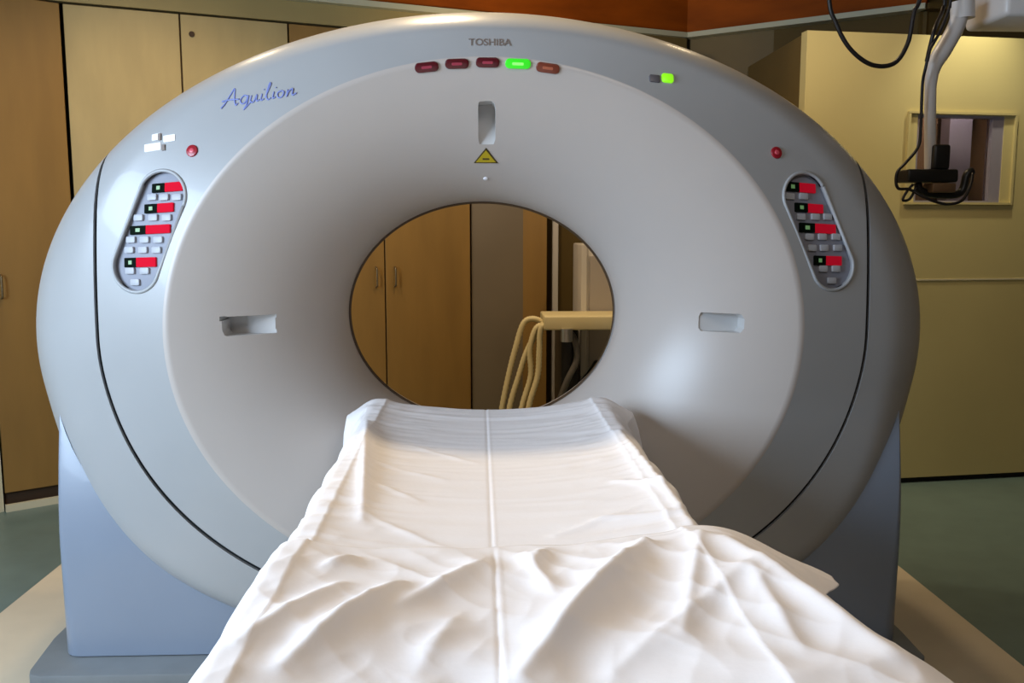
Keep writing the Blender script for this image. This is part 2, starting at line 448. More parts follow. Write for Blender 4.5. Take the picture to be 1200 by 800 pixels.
# control panels
def control_panel(g, centre, disps, btns, lab):
    fl = bmesh.new()
    src = bmt.copy()
    pb = part_of(src, lambda c: g(c) < 0); src.free()
    for v in pb.verts: v.co.y += 0.014
    p = link('control_panel', pb, M['panel'], gantry, True, label=lab)
    lp = []
    a, b, r0 = cap_def[lab]
    d2 = Vector((b.x - a.x, b.z - a.z)).normalized(); ang0 = math.atan2(d2.y, d2.x)
    for k in range(64):
        an = ang0 + PI / 2 + 2 * PI * k / 64
        c = a if k < 32 else b
        q = Vector((c.x + (r0 + .004) * math.cos(an), -1, c.z + (r0 + .004) * math.sin(an)))
        if k == 32: q0 = q
        h_, n_, i_, di_ = BV_house.ray_cast(q, Vector((0, 1, 0)))
        lp.append(h_ if h_ else Vector((q.x, .04, q.z)))
    lp.append(lp[0].copy())
    link('bezel', tube_bm(lp, .0055, 8), M['bezel'], p, True)
    for (x0, x1, y0, y1, split) in disps:
        m = frame((x0 + x1) / 2, (y0 + y1) / 2); m.translation += Vector((0, 0.012, 0)); s = scale_at(m)
        w = (x1 - x0) * s; h = (y1 - y0) * s
        wb = w * split
        mb = m @ Matrix.Translation((-w / 2 + wb / 2, 0, 0))
        d = link('display', pill_bm(wb, h, 0.004, 0.002, mb), M['disp_green'], p)
        link('digit', pill_bm(wb * .28, h * .42, 0.0048, 0.001, mb), M['digit_green'], d)
        mr = m @ Matrix.Translation((wb / 2, 0, 0))
        link('display', pill_bm(w - wb, h, 0.004, 0.002, mr), M['disp_red'], p, label='red lit display')
    for (x, y) in btns:
        m = frame(x, y); m.translation += Vector((0, 0.012, 0)); s = scale_at(m)
        link('button', pill_bm(12 * s, 7.5 * s, 0.005, 0.004, m), M['button'], p, True, angle=40)
    return p
control_panel(cap_L, None, [(175, 215, 214, 224.5, .42), (166, 204, 238.5, 249, .45), (148, 201, 264, 274, .4), (142, 184, 302, 313, .38)],
    [(177, 231), (191, 231), (206, 231), (161, 255), (178, 255), (194, 255), (152, 281), (168, 281), (184, 281), (150, 293), (166, 293), (182, 293), (151, 317.5), (168, 317.5), (157, 331)],
    'slanted oblong control panel on the left')
control_panel(cap_R, None, [(919, 960, 214, 225, .45), (930, 969, 238.5, 249, .45), (934, 985, 262, 273, .42), (952, 991, 300, 311, .42)],
    [(927, 230), (943, 230), (940, 254), (957, 254), (971, 254), (950, 277.5), (965, 277.5), (981, 277.5), (953, 290.5), (967, 290.5), (983, 290.5), (966, 315), (981, 315), (976, 329)],
    'slanted oblong control panel on the right')
# indicator lamps
for (x, y, w, t, a, b, lb) in ((500, 78.5, 27, .10, 'led_dark', 'led_mark', 'dark red indicator lamp'), (535.5, 74.5, 27, .03, 'led_dark', 'led_mark', 'dark red indicator lamp'),
                         (571.5, 73, 27, 0, 'led_dark', 'led_mark', 'dark red indicator lamp'), (607, 74.5, 29, -.02, 'led_green', 'led_green_mark', 'lit green indicator lamp'), (642, 79.5, 27, -.12, 'led_brown', 'led_amber_mark', 'amber brown indicator lamp')):
    m = frame(x, y, t, trees=(BV_dish0, BV_house)); s = scale_at(m)
    il = link('indicator_lamp', pill_bm(w * s, 11 * s, 0.006, 5 * s, m), M[a], gantry, True, angle=40, label=lb)
    link('symbol', pill_bm(w * .45 * s, 3.2 * s, 0.0068, 1.3 * s, m), M[b], il)
# power lamp
m = frame(782, 92); s = scale_at(m)
link('power_lamp', pill_bm(14 * s, 11 * s, 0.006, 3 * s, m), M['power'], gantry, True, angle=40, label='small lit green lamp')
m = frame(767, 92.5)
link('power_switch', pill_bm(13 * s, 9 * s, 0.005, 2 * s, m), mat('switch_grey', (92, 88, 92), 0.4), gantry, True, angle=40, label='small dark grey switch')
# emergency stops
for (x, y) in ((225.5, 177), (909.5, 179)):
    m = frame(x, y); s = scale_at(m)
    eb = link('stop_button', pill_bm(14 * s, 14 * s, 0.005, 7 * s, m), M['red'], gantry, True, angle=40)
    link('button_centre', pill_bm(6.5 * s, 6 * s, 0.0065, 3 * s, m), M['red_light'], eb, True, angle=40)
# white tape tabs
for (x, y, w, h) in ((183, 160.5, 11, 8), (198.5, 162, 15, 8), (179, 172.5, 21, 9)):
    m = frame(x, y, 0.05); s = scale_at(m)
    link('tape_tab', pill_bm(w * s, h * s, 0.0015, 1 * s, m), M['tape'], gantry)
for (x, y, w, h) in ((187.5, 160.5, 3.5, 8), (192, 173, 4, 7)):
    m = frame(x, y, 0.05); s = scale_at(m)
    link('tape_mark', pill_bm(w * s, h * s, 0.004, .5 * s, m), M['brown_ink'], gantry)
# warning triangle
m = frame(569.5, 182); s = scale_at(m)
def tri(w, h, d, mtx, y0=0):
    bm = bmesh.new()
    a = [(-w / 2, y0 - h / 2), (w / 2, y0 - h / 2), (0, y0 + h / 2)]
    v0 = [bm.verts.new((p[0], p[1], -.003)) for p in a]; v1 = [bm.verts.new((p[0], p[1], d)) for p in a]
    bm.faces.new(v1); bm.faces.new(v0[::-1])
    for i in range(3): bm.faces.new((v0[i], v0[(i + 1) % 3], v1[(i + 1) % 3], v1[i]))
    bmesh.ops.transform(bm, matrix=mtx, verts=bm.verts); return bm
wt = link('warning_sign', tri(28 * s, 22 * s, 0.002, m), M['dark_mark'], gantry, label='yellow warning triangle')
link('warning_face', tri(23 * s, 17.5 * s, 0.003, m, -0.6 * s), M['yellow'], wt)
link('warning_symbol', pill_bm(8 * s, 2.5 * s, 0.0036, .8 * s, m @ Matrix.Translation((0, -4.5 * s, 0))), M['dark_mark'], wt)
m = frame(569, 209); s = scale_at(m)
link('screw_cap', pill_bm(5 * s, 5 * s, 0.003, 2.5 * s, m), M['tape'], gantry, True, angle=40)
# nameplate text
def text_mesh(txt, width, mtx, name, m_, parent, depth=0.0008):
    cu = bpy.data.curves.new('t', 'FONT'); cu.body = txt; cu.extrude = depth; cu.align_x = 'CENTER'; cu.align_y = 'CENTER'
    ob = bpy.data.objects.new('t', cu); COL.objects.link(ob); bpy.context.view_layer.update()
    me = bpy.data.meshes.new_from_object(ob.evaluated_get(bpy.context.evaluated_depsgraph_get()))
    k = width / ob.dimensions.x
    bpy.data.objects.remove(ob); bpy.data.curves.remove(cu)
    b = bmesh.new(); b.from_mesh(me); bpy.data.meshes.remove(me)
    for v in b.verts: v.co.x *= k; v.co.y *= k; v.co.z = v.co.z * 1.0 + 0.001
    bmesh.ops.transform(b, matrix=mtx, verts=b.verts)
    return link(name, b, m_, parent)
m = frame(574, 50); s = scale_at(m)
text_mesh('TOSHIBA', 48 * s, m, 'nameplate', M['brown_ink'], gantry)
# handwriting-style model logo
strokes = [
    [(0, -.1), (.35, .25), (.8, .9), (1.15, 1.35), (1.12, .6), (1.2, 0), (1.4, .1)], [(.1, .45), (.7, .5), (1.5, .42)],
    [(2.2, .55), (1.9, .65), (1.6, .3), (1.75, 0), (2.05, .15), (2.25, .6), (2.1, -.1), (1.85, -.5), (2.3, -.1), (2.5, .1)],
    [(2.5, .55), (2.4, .1), (2.65, 0), (2.95, .55), (2.9, .05), (3.15, .1)],
    [(3.35, .55), (3.25, .05), (3.5, .1)], [(3.5, .85), (3.54, .9)],
    [(3.6, .2), (4.05, 1.2), (3.95, 1.25), (3.7, .4), (3.8, 0), (4.05, .1)],
    [(4.3, .55), (4.2, .05), (4.4, .1)], [(4.45, .85), (4.49, .9)],
    [(4.95, .55), (4.6, .4), (4.65, .02), (4.95, .05), (5.1, .4), (4.9, .55)],
    [(5.4, .55), (5.3, 0), (5.5, .4), (5.8, .55), (5.75, .05), (6.1, .15)]]
m = frame(303, 117, 0.06); s = scale_at(m)
lb = bmesh.new()
k = 92 * s / 6.1
for st in strokes:
    pts = catmull([Vector(((x - 3.05) * k, y * k * 1.0 - 0.004, 0.0005)) for x, y in st], 6)
    tube_bm([m @ p for p in pts], 0.0023, 6, lb)
link('model_logo', lb, M['blue_ink'], gantry, True, label='blue handwritten-style lettering')
bmt.free()

# ============================================================ PATIENT TABLE
table = empty('patient_table', (0.02, -0.9, 0), 'long patient table leading into the scanner bore, hidden under white sheets', 'table')
TX = 0.03; ZT = 0.84; YF = 0.10
def cradle(x):
    a = abs(x - TX); return ZT - 0.034 * max(0.0, math.cos(min(a / 0.31, 1) * PI / 2)) ** 0.6
tb = bmesh.new()
prof = []
for k in range(25):
    x = -0.335 + 0.67 * k / 24; prof.append((TX + x, cradle(TX + x) - 0.012))
prof += [(TX + 0.33, ZT - 0.06), (TX + 0.22, ZT - 0.10), (TX - 0.22, ZT - 0.10), (TX - 0.33, ZT - 0.06)]
rg = [[Vector((p[0], Y, p[1])) for p in prof] for Y in (YF - 0.02, -2.05)]
tb = rings_bm(rg); tb.faces.new([v for v in tb.verts][:len(prof)]); tb.verts.ensure_lookup_table(); tb.faces.new([tb.verts[i] for i in range(len(prof), 2 * len(prof))])
link('table_top', tb, M['mattress'], table, True, angle=35)
link('carriage', box_bm(TX - 0.21, TX + 0.21, -2.0, -0.5, ZT - 0.20, ZT - 0.101, 0.02, 3), M['stand'], table, True, angle=35)
link('lift_column', box_bm(TX - 0.17, TX + 0.17, -1.8, -0.7, 0.06, ZT - 0.201, 0.03, 4), M['cover'], table, True, angle=35)
link('foot', box_bm(TX - 0.24, TX + 0.24, -1.95, -0.6, 0.0, 0.06, 0.015, 3), M['plinth'], table, True, angle=35)

def ridge(x, y, a, b, h, w):
    ax, ay = a; bx, by = b; dx, dy = bx - ax, by - ay; L2 = dx * dx + dy * dy
    t = max(0, min(1, ((x - ax) * dx + (y - ay) * dy) / L2)); d = math.hypot(x - ax - t * dx, y - ay - t * dy)
    return h * math.exp(-(math.sqrt(d * d + 2.5e-5) - .005) / (w * .8)) * (0.35 + 0.65 * math.sin(PI * min(1, max(0, t * .9 + .08))))
def fold(px0, py0, px1, py1, h, w):
    a = Z(px0, py0, ZT); b = Z(px1, py1, ZT); return ((a.x, a.y), (b.x, b.y), h, w)
def wrinkle(x, y, amp, sx, sy, seed):
    n = noise.noise(Vector((x * sx + seed, y * sy, seed))); return amp * (1 - abs(n) * 2.2)
EDGE_L, EDGE_R = 0.335, 0.335
YH = Z(585, 634, ZT).y
def sheet_point(s, t, cfg):
    """s across (from table axis), t along depth; overhang turns downward"""
    hl, hr = cfg['el'], cfg['er'] + (cfg['erg'] * max(0, min(1, (YH - 0.04 - t) / 0.55)) if 'erg' in cfg else 0)
    ox = 0.0; x = s; sg = 1
    if s < -hl: ox = -hl - s; sg = -1
    elif s > hr: ox = s - hr
    oy = max(0.0, t - YF)
    drop = math.hypot(ox, oy); slope = cfg['slope_r'] if sg > 0 else cfg['slope_l']
    r = 0.03
    x = TX + (s if ox == 0 else sg * ((hr if sg > 0 else hl) + r * (1 - math.exp(-ox / r)) + slope * ox))
    y = t if oy == 0 else YF + r * (1 - math.exp(-oy / r)) + 0.05 * oy
    if ox > 0 and t > YF - 0.30:
        q = min(1, (t - YF + 0.30) / 0.25) * min(1, ox / 0.10); x += sg * cfg.get('flare', 0) * q; drop *= 1 - .35 * q * min(1, cfg.get('flare', 0) * 30)
    d = drop - r * (1 - math.exp(-drop / r)) if drop > 0 else 0
    z = cradle(x) + 0.004 + cfg['lift'] - d * (cfg['zf'] * (.5 + .5 * max(0, min(1, (YH - t - .06) / .22))) if ('zf' in cfg and sg > 0 and ox > 0) else 1 - 0.45 * slope)
    if ox > 0.02 or oy > 0.02:
        ph = (t if ox > oy else s)
        amp = 0.012 * min(1, drop / 0.12)
        w = math.sin(ph * 26 + 1.3 * math.sin(ph * 9 + cfg['seed']))
        if ox > oy: x += sg * amp * w
        else: y += amp * w
    return Vector((x, y, z))
def make_sheet(name, cfg, s0, s1, t0f, t1f, ns, nt, folds, label, fine):
    bm = bmesh.new(); G = []
    for j in range(nt + 1):
        row = []
        for i in range(ns + 1):
            s = s0(j / nt) + (s1(j / nt) - s0(j / nt)) * i / ns
            t = t0f(s) + (t1f - t0f(s)) * j / nt
            p = sheet_point(s, t, cfg)
            dz = 0
            for (a, b, h, w) in folds: dz += ridge(p.x, p.y, a, b, h, w)
            dz += fine(p.x, p.y)
            if 'erg' in cfg: dz *= min(1, .12 + (j / nt) * 11)
            over = max(0, -cfg['el'] - s, s - cfg['er'] - cfg.get('erg', 0))
            p.z += dz * math.exp(-over / 0.08)
            row.append(bm.verts.new(p))
        G.append(row)
    for j in range(nt):
        for i in range(ns): bm.faces.new((G[j][i], G[j][i + 1], G[j + 1][i + 1], G[j + 1][i]))
    o = link(name, bm, M['sheet'], None, True)
    sm = o.modifiers.new('thickness', 'SOLIDIFY'); sm.thickness = 0.002; sm.offset = 1
    props(o, label, 'sheet')
    return o
XS = Z(577, 560, ZT).x
def fine_far(x, y):
    d = 0
    e = min(1, abs(x - TX) / 0.33)
    d += wrinkle(x, y, 0.003, 3.5, 26, 1.7) * (0.35 + 0.65 * e)
    d += wrinkle(x + y * 0.5, y - x * 0.4, 0.003 * e ** 2, 9, 20, 5.1)
    d += 0.0007 * math.exp(-((x - XS) / 0.003) ** 2) - 0.0011 * math.exp(-((x - XS + 0.006) / 0.004) ** 2)
    d += 0.004 * math.exp(-((y + 0.03) / 0.02) ** 2)
    return d
far_folds = [fold(760, 500, 800, 600, .012, .012), fold(725, 510, 815, 625, .012, .012), fold(700, 600, 790, 605, .008, .009), fold(720, 560, 800, 580, .008, .01), fold(650, 612, 760, 590, .005, .009), fold(430, 500, 424, 605, .018, .02),
             fold(430, 560, 490, 575, .004, .008), fold(432, 600, 520, 625, .004, .009), fold(440, 540, 520, 550, .0035, .008), fold(480, 515, 560, 530, .003, .008)]
far = make_sheet('bed_sheet', dict(el=.335, er=.335, slope_l=.05, slope_r=.14, flare=.05, lift=0.0, seed=.4), lambda v: -0.60, lambda v: .60 , lambda s: YF + 0.10, -1.15, 420, 200, far_folds,
                 'smooth white sheet over the far end of the table, reaching into the bore', fine_far)
def fine_near(x, y):
    d = wrinkle(x, y, 0.007, 4, 6, 9.3) + wrinkle(x + y * .8, y * .3, 0.004, 11, 5, 2.3) + wrinkle(x - y * .6, y + x * .5, 0.002, 14, 9, 3.3)
    d += 0.0008 * math.exp(-((x - XS - 0.004) / 0.003) ** 2) - 0.0018 * math.exp(-((x - XS + 0.004) / 0.0035) ** 2)
    return d
near_folds = [fold(755, 655, 610, 800, .045, .038), fold(470, 695, 330, 800, .038, .036), fold(850, 660, 1040, 795, .022, .03), fold(615, 650, 650, 700, .014, .018), fold(640, 640, 625, 665, .012, .014), fold(720, 790, 880, 690, .012, .03),
              fold(400, 700, 280, 780, .024, .025), fold(560, 665, 470, 720, .020, .022), fold(540, 720, 490, 790, .012, .03), fold(820, 650, 800, 760, .016, .022), fold(420, 660, 380, 680, .01, .012), fold(700, 640, 840, 640, .008, .012),
              fold(350, 650, 580, 637, .010, .012), fold(880, 700, 940, 790, .012, .02)]
def hem(s):
    y = YH
    if s < 0: y -= 0.055 * min(1, (-s) / 0.33) ** 1.5
    if s > 0.3: y -= 0.03 * min(1, (s - 0.3) / 0.22) ** 1.3
    return y + 0.006 * math.sin(s * 37)
near = make_sheet('bed_sheet', dict(el=.335, er=.335, slope_l=.05, slope_r=.8, erg=.12, zf=.75, lift=0.018, seed=2.2), lambda v: -0.62, lambda v: .335 + .18 + .07 * (1 - max(0, min(1, (v - .04) / .10))) + .03 * v + .006 * math.sin(v * 23), hem, -2.0, 420, 240, near_folds,
                  'crumpled white sheet nearest the camera, spreading wide over the right edge', fine_near)

# ============================================================ ROOM
def struct(name, bm, m, smooth=False, parent=None):
    return link(name, bm, m, parent, smooth, kind='structure' if parent is None else None)
HC = 3.0; ZC = 2.545; ZK = 2.44
struct('floor', box_bm(-3.2, 3.8, -4.2, 4.2, -0.1, 0.0), M['floor'])
struct('trim_1', box_bm(-1.71, 1.70, -3.6, 1.25, 0.0, 0.0035), M['beige'])
struct('ceiling', box_bm(-3.2, 3.8, -4.2, 4.2, HC, HC + 0.1), M['ceiling'])
struct('wall_front', box_bm(-3.2, 3.8, -4.3, -4.2, 0, HC), M['dim'])
def wall_seg(name, a, b, z0, z1, th, m, parent=None, off=0.0, bev=0):
    """vertical slab whose visible face runs a->b (x,y); thickness goes to the left of a->b direction"""
    a = Vector(a); b = Vector(b); u = (b - a).normalized(); n = Vector((-u.y, u.x))
    a = a + n * off; b = b + n * off
    poly = [tuple(a), tuple(b), tuple(b + n * th), tuple(a + n * th)]
    return link(name, prism_bm(poly, 'z', z0, z1, bev, 2), m, parent, kind='structure' if parent is None else None)
uu = Vector((1, .39)).normalized()
def onrun(px, py=350):
    r = ray(px, py); s = r.x / r.y; d = 5.303 / (1 - .39 * s); return Vector((s * d, d - 2.6))
A = onrun(77, 110)
_q = Z(805, 45, ZC); Bc = Vector((_q.x, _q.y)); _q = Z(1085, 11, ZC); Cc = Vector((_q.x, _q.y)); Ec = Cc + Vector((1.6, .2))
Dl = Vector((1.63, 1.93)); zt = W(1000, 41, Dl.y + 0.1).z
uc = (Cc - Bc).normalized(); Mc = Bc + uc * ((1.75 - Bc.x) / uc.x)
_p = W(6, 592, 1.70); A0 = Vector((_p.x, _p.y))
L0 = A0 + Vector((-.28, -.25))
# walls behind the cupboards
nrm = Vector((-uu.y, uu.x))
wall_seg('wall_back', A + nrm * .62 - uu * .6, Bc + nrm * .62 + uu * .8, 0, HC, 0.1, M['wallgrey'])
wall_seg('wall_left', (-2.75, -4.2), (-2.75, 2.9), 0, HC, 0.1, M['cream'])
wall_seg('wall_right', (3.6, 2.6), (3.6, -4.2), 0, HC, 0.1, M['dim'])
wall_seg('wall_corner', Bc, Mc, 0, HC, 0.1, M['wallolive'], off=.05)
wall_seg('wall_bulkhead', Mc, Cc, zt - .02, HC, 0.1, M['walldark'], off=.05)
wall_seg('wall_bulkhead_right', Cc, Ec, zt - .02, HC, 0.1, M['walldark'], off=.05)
# frieze + cornice + filler
wall_seg('trim_2', A - uu * 0.9, Bc, ZC + 0.03, HC, 0.05, M['frieze'], off=0.0)
wall_seg('trim_3', Bc, Cc, ZC + 0.03, HC, 0.05, M['frieze'], off=0.0)
wall_seg('trim_4', A - uu * 0.9, Bc - uu * .0, ZC, ZC + 0.03, 0.09, M['cornice'], off=-0.03)
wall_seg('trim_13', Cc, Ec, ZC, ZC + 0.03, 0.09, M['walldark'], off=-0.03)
wall_seg('trim_5', Bc, Cc, ZC, ZC + 0.03, 0.09, M['cornice'], off=-0.03)
wall_seg('trim_6', A - uu * 0.9, onrun(552), ZK, ZC, 0.05, M['filler'], off=0.0)
wall_seg('trim_7', onrun(552) + uu * .001, Bc, ZK, ZC, 0.05, M['wallolive'], off=0.0)

# cupboards (each unit two doors)
def cupboard(pa, pb, pm, label, group=None, depth=.55, wood='wood', lock=False):
    u = (pb - pa).normalized(); n = Vector((-u.y, u.x)); g = 0.004
    e = empty('cupboard', (pa.x, pa.y, 0), label, 'cupboard', group)
    poly = [tuple(pa + n * .022 + u * g), tuple(pb + n * .022 - u * g), tuple(pb + n * depth - u * g * (1 if depth > .3 else 14)), tuple(pa + n * depth + u * g)]
    link('body', prism_bm(poly, 'z', 0.0, ZK - .006), M['wood_gap'], e)
    pts = [pa, pm, pb] if pm is not None else [pa, pb]
    for i in range(len(pts) - 1):
        a = pts[i] + u * .004; b = pts[i + 1] - u * .004
        poly = [tuple(a), tuple(b), tuple(b + n * .02), tuple(a + n * .02)]
        d = link('door', prism_bm(poly, 'z', 0.09, ZK - .012, .002, 1), M[wood], e)
        hp = (b - u * .05) if i == 0 else (a + u * .05)
        if pm is None: hp = a + u * .045
        pts3 = catmull([Vector((hp.x - n.x * k, hp.y - n.y * k, z)) for k, z in ((0.0, 1.035), (.022, 1.04), (.028, 1.055), (.028, 1.125), (.022, 1.14), (0.0, 1.145))], 5)
        link('handle', tube_bm(pts3, .005, 8), M['handle'], d, True)
        if lock and i == 1:
            q = a + u * .05
            link('lock', tube_bm([Vector((q.x + n.x * .005, q.y + n.y * .005, 2.335)), Vector((q.x - n.x * .006, q.y - n.y * .006, 2.335))], .014, 14), M['wood_gap'], d)
    return e
cupboard(A + uu * .006, onrun(338.5, 60), onrun(213, 80), 'tall wooden cupboard with pale double doors behind the gantry\'s upper left', lock=True)
cupboard(onrun(338.5, 60) + uu * .001, onrun(552), onrun(452), 'tall brown wooden cupboard seen through the left half of the bore', wood='wood_dark')
cupboard(A0, A - Vector((.0, .004)), None, 'narrow brown wooden cupboard, darkened as if in shade, at the left edge of the room', wood='wood_dark', depth=.2)
un = (A - A0).normalized()
# kick board below the narrow cupboard, cream post at the far left
wall_seg('baseboard_left', A0 + Vector((0, 0)), A, 0.0, 0.035, 0.02, M['cream'], off=-0.022)
pst = W(4, 560, A0.y - 0.02)
wall_seg('trim_8', L0 + Vector((-.1, -.15)), A0 - un * 0.005, 0.0, 2.1, 0.05, M['cream'], off=0.0)
wall_seg('trim_9', L0 + Vector((-.1, -.15)), A0 - un * 0.005, 2.1, ZK, 0.05, M['wood_dark'], off=0.0)

# right: return wall, header, yellow sliding door
Dr = Vector((3.5, 2.17)); ud = (Dr - Dl).normalized()
zt = W(1000, 41, Dl.y + 0.1).z
wall_seg('wall_booth', Vector((1.64, Mc.y + .08)), Dl + Vector((.012, .07)), 0, zt, 0.08, M['wallolive'], off=0.0)
# door_1: panels with a window opening
def on_door(px, py):
    r = ray(px, py); nD = Vector((-ud.y, ud.x, 0)); p0 = Vector((Dl.x, Dl.y, 0)); return CAM + r * ((p0 - CAM).dot(nD) / r.dot(nD))
door = empty('door_1', (Dl.x, Dl.y, 0), None, None, kind='structure')
w0 = on_door(1076, 134); w1 = on_door(1171, 238)
def along(p): return (Vector((p.x, p.y)) - Dl).dot(ud)
s0, s1 = along(w0), along(w1); zw1 = w0.z; zw0 = w1.z; sE = (Dr - Dl).length
def dbox(bm, a, b, z0, z1, t0, t1):
    n = Vector((-ud.y, ud.x)); P0 = Dl + ud * a; P1 = Dl + ud * b
    poly = [tuple(P0 + n * t0), tuple(P1 + n * t0), tuple(P1 + n * t1), tuple(P0 + n * t1)]
    return prism_bm(poly, 'z', z0, z1, 0, 2, bm)
bm = bmesh.new()
dbox(bm, 0, s0, .03, zt, 0, .06); dbox(bm, s1, sE, .03, zt, 0, .06); dbox(bm, s0, s1, zw1, zt, 0, .06); dbox(bm, s0, s1, .03, zw0, 0, .06)
link('door_panel', bm, M['yellowwall'], door)
zr = on_door(1150, 327).z
bm = bmesh.new(); dbox(bm, 0.0, sE, zr - .004, zr + .004, -.004, .0)
link('joint_strip', bm, M['cream'], door)
bm = bmesh.new(); dbox(bm, 0.02, sE, 0.0, .0295, .02, .05); link('floor_track', bm, M['gap'], door)
# window frame moulding
fr = bmesh.new(); wf = on_door(1064, 130); wg = on_door(1184, 240); a0, a1 = along(wf), along(wg); zf1, zf0 = wf.z, wg.z
for (a, b, c, d) in ((a0, a1, zf1 - .012, zf1), (a0, a1, zf0, zf0 + .012), (a0, a0 + .012, zf0 + .0125, zf1 - .0125), (a1 - .012, a1, zf0 + .0125, zf1 - .0125)): dbox(fr, a, b, c, d, -.014, 0.0)
link('window_frame', fr, M['yellowwall'], door)
fr = bmesh.new()
for (a, b, c, d) in ((s0, s1, zw1 - .012, zw1), (s0, s1, zw0, zw0 + .012), (s0, s0 + .012, zw0 + .0125, zw1 - .0125), (s1 - .065, s1, zw0 + .0125, zw1 - .0125)): dbox(fr, a, b, c, d, 0.005, .05)
link('window_lining', fr, M['greymetal'], door, label='lilac grey metal lining')
fr = bmesh.new(); dbox(fr, s0 + .0125, s1 - .0655, zw0 + .0125, zw1 - .0125, .03, .036)
link('window_pane', fr, M['glass'], door)
# what stands in the booth behind the pane
bm = bmesh.new(); dbox(bm, s0 - .3, s1 + .4, 0.0, 2.3, .55, .60)
q = Dl + ud * ((s0 + s1) / 2) + Vector((-ud.y, ud.x)) * .5
o = link('booth_screen', bm, M['brownpanel']); props(o, 'brown panel standing in the booth behind the door window', 'panel')
bm = bmesh.new(); dbox(bm, s1 - .02, s1 + .12, 0.0, 2.2, .42, .5)
o = link('booth_locker', bm, M['greymetal']); props(o, 'lilac grey upright panel glimpsed through the door window', 'locker')

# through the bore: brown door, pale post
P1 = onrun(553); P2 = Vector((0.42, 2.98))
xm = W(613, 300, 2.72).x; ya = P1.y + .02; ym = ya + (2.74 - ya) * (xm - P1.x) / (.405 - P1.x)
wall_seg('wall_alcove', P1 + Vector((0.0, 0.02)), Vector((xm, ym)), 0, ZC - .14, 0.06, M['wallgrey'])
wall_seg('wall_alcove_side', Vector((xm, ym)), Vector((.405, 2.74)), 0, ZC - .14, 0.06, M['wood_dark'])
wall_seg('door_2', Vector((.41, 2.93)), Vector((.99, 3.05)), 0, 2.3, 0.04, M['walldark'])
pp = W(650, 300, 2.9)
struct('trim_11', box_bm(pp.x - .018, pp.x + .018, 2.85, 2.89, 0, 2.05, .004, 2), M['white'])
wall_seg('trim_12', Vector((.37, 2.83)), Vector((1.3, 2.95)), 2.05, 2.4, 0.05, M['wood_dark'])

# respirator machine behind the gantry
YM = 2.1
mp = W(700, 400, YM)
mach = empty('respirator_cart', (mp.x, YM + .2, 0), 'pale respirator cart behind the gantry, seen through the bore', 'medical machine')
xa = W(681, 300, YM).x; za = W(672, 286, YM).z
bm = box_bm(xa, xa + .5, YM, YM + .4, .12, za, .01, 2)
link('body', bm, M['white'], mach, True, angle=35)
link('front_trim', box_bm(xa - .001, xa + .03, YM - .02, YM, .14, za, .004, 2), M['white'], mach)
z0 = W(672, 462, YM).z
link('front_panel', box_bm(xa + .045, xa + .44, YM - .008, YM + .002, z0, za - .06, .003, 2), mat('machine_panel_grey', (172, 164, 160), .4), mach)
sx0 = W(635, 370, YM - .15).x; sx1 = W(760, 370, YM - .15).x; sz1 = W(672, 367, YM - .15).z; sz0 = W(672, 383, YM - .15).z
link('shelf', box_bm(sx0, sx1, YM - .3, YM - .021, sz0, sz1, .008, 3), M['hose'], mach, True, angle=35)
link('bracket', box_bm(xa - .12, xa - .03, YM - .2, YM + .2, .10, sz0 - .001, .02, 3), M['black'], mach, True, angle=35)
bm = tube_bm(catmull([W(660, 385, YM - .22), W(672, 395, YM - .24), W(676, 420, YM - .25), W(665, 445, YM - .25), W(655, 470, YM - .22)], 8), .016, 10)
link('drain_tube', bm, mat('grey_tube', (95, 92, 90), .3), mach, True)
bm = tube_bm([W(664, 385, YM - .3), W(664, 400, YM - .3)], .03, 14); link('flow_meter', bm, M['steel'], mach, True, angle=40)
bm = tube_bm(catmull([W(700, 425, YM - .05), W(690, 440, YM - .12), W(670, 462, YM - .14), W(650, 480, YM - .12)], 8), .02, 10)
link('breathing_tube', bm, M['black'], mach, True)
for dx in (.04, .44):
    for dy in (.05, .35):
        bm = tube_bm([Vector((xa + dx - .015, YM + dy, .045)), Vector((xa + dx + .015, YM + dy, .045))], .045, 20)
        cst = link('caster', bm, M['black'], mach, True, angle=40)
        link('caster_fork', box_bm(xa + dx - .022, xa + dx + .022, YM + dy - .015, YM + dy + .015, .075, .122, .004, 2), M['steel'], cst)
# hoses hanging from the shelf
hoses = [[(642, 384), (629, 374), (614, 378), (604, 408), (596, 440), (588, 480), (584, 520)],
         [(640, 376), (633, 384), (618, 410), (608, 440), (597, 478), (590, 530)],
         [(641, 380), (628, 385), (621, 410), (622, 440), (612, 475), (600, 530)],
         [(643, 380), (634, 385), (632, 410), (630, 440), (620, 475), (610, 530)]]
for i, h in enumerate(hoses):
    pts = [W(x, y, YM - .18 - .03 * i) for x, y in h]
    pts.append(pts[-1] + Vector((.02, 0, -.12)))
    link('breathing_hose', tube_bm(catmull(pts, 14), .0145, 10, ribs=.08), M['hose'], mach, True, label='cream corrugated hose hanging from the shelf' if i == 0 else None)

